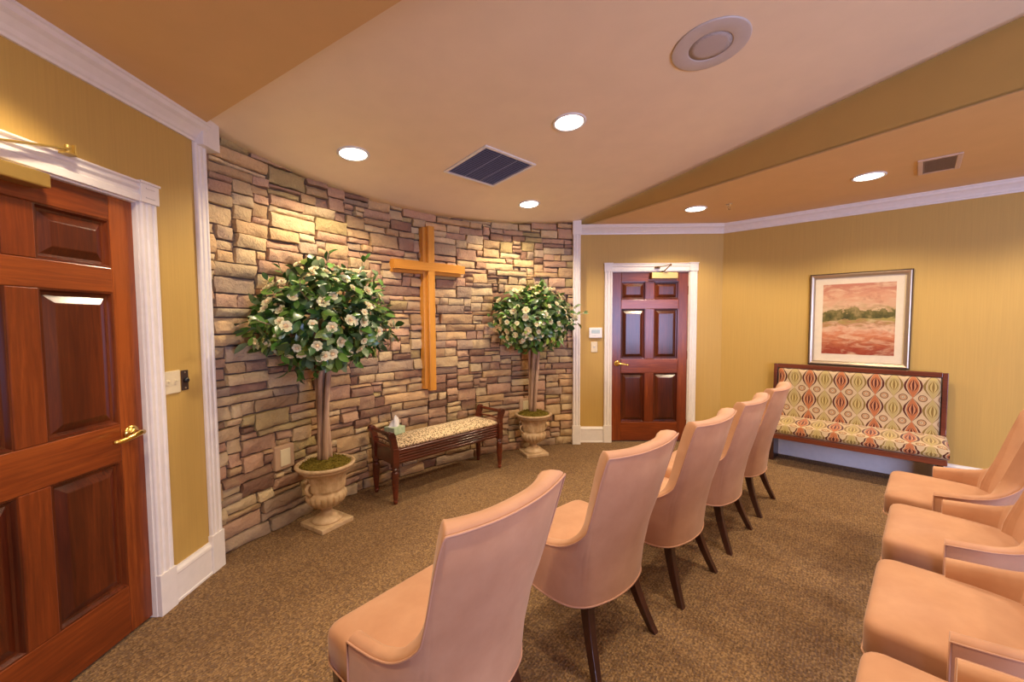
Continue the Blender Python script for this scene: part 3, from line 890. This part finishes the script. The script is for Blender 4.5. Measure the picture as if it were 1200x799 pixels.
# tissue box on the stool
tp = Vector((-1.075, 3.455, 0))
tb = empty('tissue_box', (tp.x, tp.y, .508), ban+.25); tag(tb, 'pale green tissue box on the leopard print stool', 'tissue box')
def tissue_mat():
    t = NT('pale_green_card'); v = t.coord(); n = t.noise(v, 35, 2)
    t.base(t.ramp(n, [(.4, (.40, .55, .33)), (.6, (.50, .62, .42))])); t.set(.5); return t.m
b = MB(); b.box((-.062, -.062, 0), (.062, .062, .060)); b.build('box', tissue_mat(), tb, bevel=.003)
b = MB(); rows = []
for j in range(6):
    t = j/5.; row = []
    for i in range(16):
        a = 2*pi*i/16; r = (.040*(1-t)**.6 + .004)*(1 + .35*sin(a*3+2*t)); row.append((r*cos(a)*1.2 + .012*t, r*sin(a)*.6, .0602 + .085*t + .012*sin(a*2)*t))
    rows.append(row)
b.grid(rows, closed_u=True); b.build('tissue', plain('white_tissue', (.82, .80, .78), .8), tb, smooth=True)

# ------------------------------------------------------------------ patterned bench on the angled wall
bn = empty('upholstered_bench'); a0, a1 = .575, 1.835; bl = a1-a0
bn.matrix_world = F_right @ Matrix.Translation(((a0+a1)/2, 0, 0))
tag(bn, 'wood framed bench with ogee patterned seat and back under the framed picture', 'bench')
h = bl/2
b = MB()
for s in (-1, 1):
    b.prism([(.020, .20), (.105, .20), (.105, .46), (.10, .50), (.085, .995), (.055, .995), (.030, .6)], lambda y, z, t: (t, y, z), s*h-.0175, s*h+.0175)
b.prism([(.045, .955), (.090, .955), (.088, .998), (.050, .998)], lambda y, z, t: (t, y, z), -h+.0175, h-.0175)
b.box((-h+.0175, .03, .20), (h-.0175, .048, .96))
b.build('back_frame', M_bench, bn, bevel=.004)
b = MB(); b.box((-h+.01, .055, .275), (h+.01, .475, .325)); b.build('seat_frame', M_bench, bn, bevel=.006)
for s in (-1, 1):
    b = MB(); b.box((s*(h-.02)-.02, .06, 0), (s*(h-.02)+.02, .30, .276)); b.build('leg', M_leg, bn, bevel=.004)
def padded(x0, x1, n, m, f, edge=.03):
    """soft pad: f(v)->(y,z) path of the face, thickness puff, uv in metres"""
    b = MB(); b.uv = []
    rows = []; L = 0; prev = None
    for j in range(m+1):
        y, z, ny, nz, dist = f(j/m)
        row = []
        for i in range(n+1):
            u = i/n; x = x0 + (x1-x0)*u
            e = min(u, 1-u)*(x1-x0); pf = 1 - max(0, 1-e/edge)**2.2
            ev = min(j/m, 1-j/m)*dist[1]; pv = 1 - max(0, 1-ev/edge)**2.2
            k2 = min(pf, pv) if min(pf, pv) > 0 else 0
            row.append((x, y + ny*k2, z + nz*k2)); b.uv.append((x - x0 + .03, dist[0]))
        rows.append(row)
    b.grid(rows)
    return b
def fback(v):
    z = .40 + .555*v; y = .085 - .022*v
    return (y, z, .055, .006, (v*.555 + .075, .555))
bb = padded(-h+.020, h-.020, 60, 30, fback); bb.build('back_cushion', M_ogee, bn, smooth=True).modifiers.new('Solidify', 'SOLIDIFY').thickness = .02
def fseat(v):
    # from under the front edge, over the roll, back to the backrest
    path = [(.468, .328), (.484, .345), (.488, .372), (.478, .398), (.455, .414), (.40, .424), (.30, .432), (.20, .438), (.10, .440)]
    t = v*(len(path)-1); i = min(int(t), len(path)-2); f = t-i
    y = path[i][0]*(1-f)+path[i+1][0]*f; z = path[i][1]*(1-f)+path[i+1][1]*f
    return (y, z, 0.0, .022 if v > .3 else .0, (v*.46 + .02, .46))
bs = padded(-h+.008, h+.02, 60, 40, fseat, .05); bs.build('seat_cushion', M_ogee, bn, smooth=True).modifiers.new('Solidify', 'SOLIDIFY').thickness = .03

# ------------------------------------------------------------------ framed picture
pc = empty('framed_picture'); pc.matrix_world = F_right @ Matrix.Translation((1.228, .002, 1.463))
tag(pc, 'framed landscape print with cream mat above the patterned bench', 'picture')
W, H = .762, .922
def frame_ring(prof, mat, name, parent):
    b = MB(); rows = []
    for i, y in prof:
        rows.append([(-W/2+i, y, -H/2+i), (W/2-i, y, -H/2+i), (W/2-i, y, H/2-i), (-W/2+i, y, H/2-i)])
    b.grid(rows, closed_u=True); return b.build(name, mat, parent)
fr = frame_ring([(.012, .004), (.010, .030), (.018, .034), (.030, .030), (.038, .024), (.044, .024), (.046, .008)], M_frame, 'frame', pc)
frame_ring([(0, 0), (0, .026), (.004, .030), (.011, .030), (.012, .0)], M_frame_d, 'outer_edge', fr)
b = MB(); b.box((-W/2+.03, 0, -H/2+.03), (W/2-.03, .010, H/2-.03)); b.build('mat_board', M_mat, pc)
b = MB(); aw, ah = .272, .348; zz = .005
b.add([(-aw, .0108, zz-ah), (aw, .0108, zz-ah), (aw, .0108, zz+ah), (-aw, .0108, zz+ah)], [(0,1,2,3)]); b.uv = [(1,0), (0,0), (0,1), (1,1)]
b.uv = [(0,0), (1,0), (1,1), (0,1)]
b.build('artwork', M_art, pc)
def glass():
    m = bpy.data.materials.new('picture_glass'); m.use_nodes = True; n = m.node_tree; q = n.nodes['Principled BSDF']
    q.inputs['Base Color'].default_value = (1,1,1,1); q.inputs['Roughness'].default_value = .02; q.inputs['IOR'].default_value = 1.3; q.inputs['Transmission Weight'].default_value = 1; q.inputs['Alpha'].default_value = .15
    return m
b = MB(); b.box((-W/2+.04, .014, -H/2+.04), (W/2-.04, .016, H/2-.04)); b.build('glass', glass(), pc)

# ------------------------------------------------------------------ chairs
def chair_proto():
    root = empty('accent_chair')
    half = [(-.300, .035), (-.299, -.02), (-.296, -.07), (-.291, -.11), (-.284, -.15), (-.274, -.185), (-.257, -.217), (-.234, -.242), (-.204, -.263), (-.174, -.276), (-.12, -.291), (-.065, -.301), (0, -.304)]
    def cr(P, t):
        n = len(P)-1; t = t*n; i = min(int(t), n-1); f = t-i
        p0, p1, p2, p3 = P[max(i-1,0)], P[i], P[i+1], P[min(i+2, n)]
        return tuple(.5*((2*b_) + (c-a)*f + (2*a-5*b_+4*c-d)*f*f + (-a+3*b_-3*c+d)*f**3) for a, b_, c, d in zip(p0, p1, p2, p3))
    full = half + [(-x, y) for x, y in half[-2::-1]]
    N = 240
    path = [cr(full, i/N) for i in range(N+1)]
    def rim(x, y):
        zb = .528 + .018*max(0, min(1, (.03-y)/.15))
        if y > -.09: return zb
        top = .974 - .012*(1 - min(1, abs(x)/.25)**2)
        u = min(1, (-.09 - y)/.150); a = .125*(1 - sqrt(max(0, 1-u*u)))
        w_ = max(0, min(1, (-.238 - y)/.028)); w_ = w_*w_*(3-2*w_)
        return zb + a + (top - zb - .125)*w_
    def place(x, y, z, off, nx, ny):
        rear = max(0, min(1, (-.05 - y)/.19))
        low = max(0, min(1, (.62 - z)/.34))
        s = 1 - .04*low**1.3*rear
        up = max(0, z - .50)
        yy = y + ny*off - rear*(.22*up + .02*up*up) + .035*low*rear
        xx = (x + nx*off)*s*(1 + .64*up*rear)
        return (xx, yy, z)
    rows = []; welt = []; bot = []
    for i, (x, y) in enumerate(path):
        a = path[max(i-1, 0)]; c = path[min(i+1, N)]
        tx_, ty_ = c[0]-a[0], c[1]-a[1]; l = sqrt(tx_*tx_+ty_*ty_); nx, ny = -ty_/l, tx_/l
        if nx*(-x) + ny*(-.05-y) < 0: nx, ny = -nx, -ny
        h_ = rim(x, y); rear = max(0, min(1, (-.10 - y)/.15)); th = .056 + .016*rear + .022*max(0, 1 - abs(-.235 - y)/.06)
        sec = []
        zb = .285 + .045*max(0, min(1, (y+.25)/.35))
        for t in (0, .2, .4, .6, .8): 
            sec.append(place(x, y, zb + (h_-.018-zb)*t, 0, nx, ny))
        sec += [place(x, y, h_-.016, .000, nx, ny), place(x, y, h_-.006, .006, nx, ny), place(x, y, h_, .018, nx, ny), place(x, y, h_+.002, th*.55, nx, ny), place(x, y, h_-.004, th-.012, nx, ny), place(x, y, h_-.018, th-.002, nx, ny)]
        for t in (.25, .5, .75, 1): sec.append(place(x, y, h_-.018 + (.40-h_+.018)*t, th, nx, ny))
        rows.append(sec); welt.append(place(x, y, h_-.012, -.002, nx, ny)); bot.append(place(x, y, zb, -.001, nx, ny))
    b = MB(); b.grid(rows)
    m = len(rows[0])
    b.add(rows[0], [tuple(range(m))]); b.add(rows[-1], [tuple(range(m))[::-1]])
    # underside closure
    sh = b.build('shell', M_suede, root, smooth=True)
    sh.data.set_sharp_from_angle(angle=radians(50))
    w = MB(); w.tube([welt[0][:2] + (.30,)] + [welt[0][:2] + (.42,)] + welt + [welt[-1][:2] + (.42,)] + [welt[-1][:2] + (.30,)], .0036, 6)
    w.tube(bot, .0042, 6)
    w.build('piping', M_welt, sh, smooth=True)
    s = cushion(.285, .222, .335, .462, .022, r=.05, n=20)
    seat = s.build('seat', M_suede, root, smooth=True, M=Matrix.Translation((0, .012, 0)))
    for v in seat.data.vertices:
        if v.co.z < .35: v.co.x *= .985
        k2 = (v.co.y + .21)/.41; v.co.x *= .86 + .14*max(0, min(1, k2*2.2))
    f = MB(); zz = .338
    f.tube([(-.281, .0, zz), (-.281, .190, zz), (-.270, .222, zz), (-.240, .234, zz), (.240, .234, zz), (.270, .222, zz), (.281, .190, zz), (.281, .0, zz)], .0042, 6)
    f.build('piping', M_welt, seat, smooth=True)
    for sx in (-1, 1):
        L = MB(); rws = []
        for t in (0, .25, .5, .75, 1):
            z = .35*(1-t); w2 = .023 - .008*t; x = sx*(.245 - .004*t); y = .190
            rws.append([(x-w2, y-w2, z), (x+w2, y-w2, z), (x+w2, y+w2, z), (x-w2, y+w2, z)])
        L.grid(rws, closed_u=True); L.add(rws[-1], [(0,1,2,3)]); L.build('leg', M_leg, root, bevel=.003)
        L = MB(); rws = []
        for t in (0, .2, .4, .6, .8, 1):
            z = .30*(1-t); w2 = .023 - .007*t; x = sx*(.162 + .055*t**1.3); y = -.192 - .098*t**1.4
            rws.append([(x-w2, y-w2, z), (x+w2, y-w2, z), (x+w2, y+w2, z), (x-w2, y+w2, z)])
        L.grid(rws, closed_u=True); L.add(rws[-1], [(0,1,2,3)]); L.build('leg', M_leg, root, bevel=.003)
    return root
G1 = 'peach accent chairs in the row facing the stone wall'; G2 = 'peach accent chairs in the row behind'
# (rear-leg midpoint or front-edge midpoint, facing angle of +y in degrees, label)
def fw(deg): return Vector((cos(radians(deg)), sin(radians(deg)), 0))
row1 = [((-.300, 1.372), 141, 'peach accent chair nearest the viewer in the row facing the stone wall'),
        ((.276, 1.932), 132, 'peach accent chair second from the viewer in the row facing the stone wall'),
        ((.779, 2.385), 134, 'peach accent chair in the middle of the five facing the stone wall'),
        ((1.260, 2.865), 136, 'peach accent chair fourth from the viewer in the row facing the stone wall'),
        ((1.725, 3.350), 137, 'peach accent chair at the far end of the row facing the stone wall')]
row2 = [((2.306, 2.547), 135, 'peach accent chair at the far end of the second row, closest to the patterned bench'),
        ((1.866, 2.059), 135, 'peach accent chair in the second row, second from its end by the patterned bench'),
        ((1.341, 1.533), 135, 'peach accent chair in the second row, third from its end by the patterned bench'),
        ((.870, 1.045), 135, 'peach accent chair at the near end of the second row, cut by the view edge')]
proto = chair_proto(); first = True
for rowi, (row, grp) in enumerate(((row1, G1), (row2, G2))):
    for (p, a, lab) in row:
        f = fw(a); q = Vector((p[0], p[1], 0)) - (f*0 if rowi == 0 else f*.236)
        o = proto if first else copy_tree(proto); first = False
        o.location = q; o.rotation_euler = (0, 0, radians(a-90)); tag(o, lab, 'chair', grp)

# ------------------------------------------------------------------ ceiling fittings
def ceil_frame(x, y, low, rz=0):
    if low: return Matrix.Translation((x, y, ZL)) @ Matrix.Rotation(rz, 4, 'Z')
    nrm = Vector((-.0905*.703, .0905*.711, 1)).normalized()
    X = Vector((cos(rz), sin(rz), 0)); X = (X - nrm*X.dot(nrm)).normalized()
    return basis((x, y, zc(x, y)), X, nrm.cross(X), nrm)
M_lens = emis('lamp_lens', (1, .93, .82), 9)
WARM = (1.0, .80, .54)
def downlight(x, y, low, label, power, size=140, blend=.5):
    o = empty('recessed_light'); o.matrix_world = ceil_frame(x, y, low)
    tag(o, label, 'ceiling light', 'recessed ceiling lights')
    b = MB(); rows = []
    for r, z in ((.088, 0), (.108, 0), (.108, -.004), (.104, -.008), (.092, -.008), (.088, -.003)):
        rows.append([(r*cos(2*pi*k2/40), r*sin(2*pi*k2/40), z) for k2 in range(40)])
    b.grid(rows + [rows[0]], closed_u=True); b.build('trim_ring', M_white, o, smooth=True)
    b = MB(); b.lathe([(.0885, -.001), (.0885, -.004), (.06, -.007), (.001, -.008)], 40); b.build('lens', M_lens, o, smooth=True)
    ld = bpy.data.lights.new('lamp', 'SPOT'); ld.energy = power; ld.color = WARM; ld.spot_size = radians(size); ld.spot_blend = blend; ld.shadow_soft_size = .07
    l = bpy.data.objects.new('lamp_glow', ld); COL.objects.link(l); l.location = (x, y, (ZL if low else zc(x, y)) - .03)
PW = 78
downlight(-1.14, 2.864, False, 'recessed light in the raised ceiling above the larger potted tree', PW)
downlight(.108, 4.12, False, 'recessed light in the raised ceiling beside the far corner post', PW)
downlight(.328, 2.679, False, 'recessed light in the raised ceiling beside the square return grille, away from the stone', PW)
downlight(1.773, 4.17, True, 'recessed light in the low ceiling in front of the far door', PW)
downlight(2.734, 3.286, True, 'recessed light in the low ceiling in front of the patterned bench', PW)
downlight(-1.36, 1.27, True, 'recessed light in the low ceiling in front of the near door', PW*.6, 125, .4)
downlight(1.30, 1.62, False, 'recessed light in the raised ceiling over the middle of the chairs', PW)
downlight(3.70, 2.40, True, 'recessed light in the low ceiling behind the far end of the second row', PW)
downlight(-.4, .1, True, 'recessed light in the low ceiling behind the viewer', PW)
downlight(2.7, .3, False, 'recessed light in the raised ceiling over the back of the room', PW)

# square return grille
o = empty('return_grille'); o.matrix_world = ceil_frame(-.222, 3.241, False, radians(45)); tag(o, 'square return air grille with dark louvres in the raised ceiling', 'vent')
b = MB(); R = .258
for lo, hi in (((-R,-R), (R,-R+.024)), ((-R,R-.024), (R,R)), ((-R,-R+.024), (-R+.024,R-.024)), ((R-.024,-R+.024), (R,R-.024))): b.box((*lo, -.012), (*hi, .0))
b.build('frame', M_white, o, bevel=.004)
b = MB(); b.box((-R+.03, -R+.03, -.001), (R-.03, R-.03, .0)); b.build('backing', plain('duct_dark', (.07, .07, .10), .8), o)
b = MB()
for k2 in range(24):
    y = -R+.034 + k2*(2*R-.068)/23
    b.box((-R+.024, -.007, -.0008), (R-.024, .007, .0008), Matrix.Translation((0, y, -.006)) @ Matrix.Rotation(radians(38), 4, 'X'))
for x in (-.08, .08): b.box((x-.003, -R+.035, -.011), (x+.003, R-.035, -.0095))
b.build('louvres', plain('louvre_grey', (.36, .37, .48), .5), o)
# rectangular register
o = empty('supply_register'); o.matrix_world = ceil_frame(3.03, 3.045, True, atan2(.26, .25)); tag(o, 'small rectangular air register in the low ceiling', 'vent')
b = MB(); A, B_ = .195, .110
for lo, hi in (((-A,-B_), (A,-B_+.028)), ((-A,B_-.028), (A,B_)), ((-A,-B_+.028), (-A+.028,B_-.028)), ((A-.028,-B_+.028), (A,B_-.028))): b.box((*lo, -.010), (*hi, 0))
b.build('frame', plain('tan_metal', (.62, .46, .34), .5), o, bevel=.003)
b = MB(); b.box((-A+.02, -B_+.02, -.001), (A-.02, B_-.02, 0)); b.build('backing', plain('register_dark', (.10, .08, .08), .8), o)
b = MB()
for k2 in range(17):
    y = -B_+.032 + k2*(2*B_-.064)/16
    b.box((-A+.028, -.006, -.0008), (A-.028, .006, .0008), Matrix.Translation((0, y, -.005)) @ Matrix.Rotation(radians(40), 4, 'X'))
b.build('louvres', plain('register_louvre', (.30, .23, .20), .5), o)
# speaker
o = empty('ceiling_speaker'); o.matrix_world = ceil_frame(.944, 2.085, False); tag(o, 'round white speaker with grey grille in the raised ceiling', 'speaker')
b = MB(); rows = []
for r, z in ((.098, 0), (.178, 0), (.178, -.004), (.176, -.007), (.172, -.008), (.104, -.009), (.100, -.008), (.098, -.004)):
    rows.append([(r*cos(2*pi*k2/56), r*sin(2*pi*k2/56), z) for k2 in range(56)])
b.grid(rows + [rows[0]], closed_u=True); b.build('flange', plain('speaker_white', (.56, .50, .45), .45), o, smooth=True)
def grille_mat():
    t = NT('speaker_mesh'); v = t.coord('Object'); vo = t.add('ShaderNodeTexVoronoi'); t.link(v, vo.inputs['Vector']); vo.inputs['Scale'].default_value = 160; vo.inputs['Randomness'].default_value = .2
    t.base(t.ramp(vo.outputs['Distance'], [(.25, (.10, .09, .085)), (.4, (.48, .42, .39))])); t.set(.5); return t.m
b = MB(); b.lathe([(.0985, -.002), (.0985, -.006), (.07, -.008), (.03, -.009), (.001, -.009)], 48); b.build('grille', grille_mat(), o, smooth=True)
# sprinkler
o = empty('fire_sprinkler', (2.03, 4.02, ZL)); tag(o, 'small chrome fire sprinkler in the low ceiling', 'sprinkler')
chrome = plain('chrome', (.75, .72, .70), .2, 1)
b = MB(); b.lathe([(.030, 0), (.030, -.003), (.020, -.008), (.012, -.010), (.011, -.022), (.001, -.022)], 24); b.build('escutcheon', chrome, o, smooth=True)
b = MB(); b.tube([(-.010, 0, -.02), (-.013, 0, -.034), (-.002, 0, -.05)], .0025, 6); b.tube([(.010, 0, -.02), (.013, 0, -.034), (.002, 0, -.05)], .0025, 6); b.lathe([(.015, -.052), (.015, -.050), (.001, -.049)], 16)
b.build('deflector', chrome, o)

# ------------------------------------------------------------------ daylight
w = bpy.data.worlds.new('World'); S.world = w; w.use_nodes = True
bg = w.node_tree.nodes['Background']; bg.inputs[0].default_value = (.70, .76, 1.0, 1); bg.inputs[1].default_value = .8
ad = bpy.data.lights.new('window_daylight', 'AREA'); ad.shape = 'RECTANGLE'; ad.size = WIN[1]-WIN[0]-.1; ad.size_y = WIN[3]-WIN[2]-.1; ad.energy = 210; ad.color = (.50, .58, 1.0)
al = bpy.data.objects.new('window_daylight', ad); COL.objects.link(al); al.location = ((WIN[0]+WIN[1])/2, YF-.2, (WIN[2]+WIN[3])/2); al.rotation_euler = (radians(90), 0, 0)

# ------------------------------------------------------------------ camera
f, p, yaw, roll = 477.395, .0516, -.0169, -.0054
r0 = Vector((cos(yaw), -sin(yaw), 0)); f0 = Vector((sin(yaw), cos(yaw), 0)); zz = Vector((0,0,1))
fwd = f0*cos(p) - zz*sin(p); up = f0*sin(p) + zz*cos(p)
ex = r0*cos(roll) + up*sin(roll); ey = -r0*sin(roll) + up*cos(roll)
cd = bpy.data.cameras.new('Camera'); cd.sensor_width = 36; cd.lens = f/1200*36; cd.shift_y = 1.16/1200; cd.clip_start = .05
cam = bpy.data.objects.new('Camera', cd); COL.objects.link(cam)
cam.matrix_world = basis((0, 0, 1.4684), ex, ey, -fwd)
S.camera = cam
S.view_settings.view_transform = 'Standard'; S.view_settings.look = 'None'; S.view_settings.gamma = 1; S.view_settings.exposure = .15; S.view_settings.use_curve_mapping = False
S.cycles.use_denoising = True; S.cycles.max_bounces = 8; S.cycles.diffuse_bounces = 6; S.cycles.sample_clamp_indirect = 6
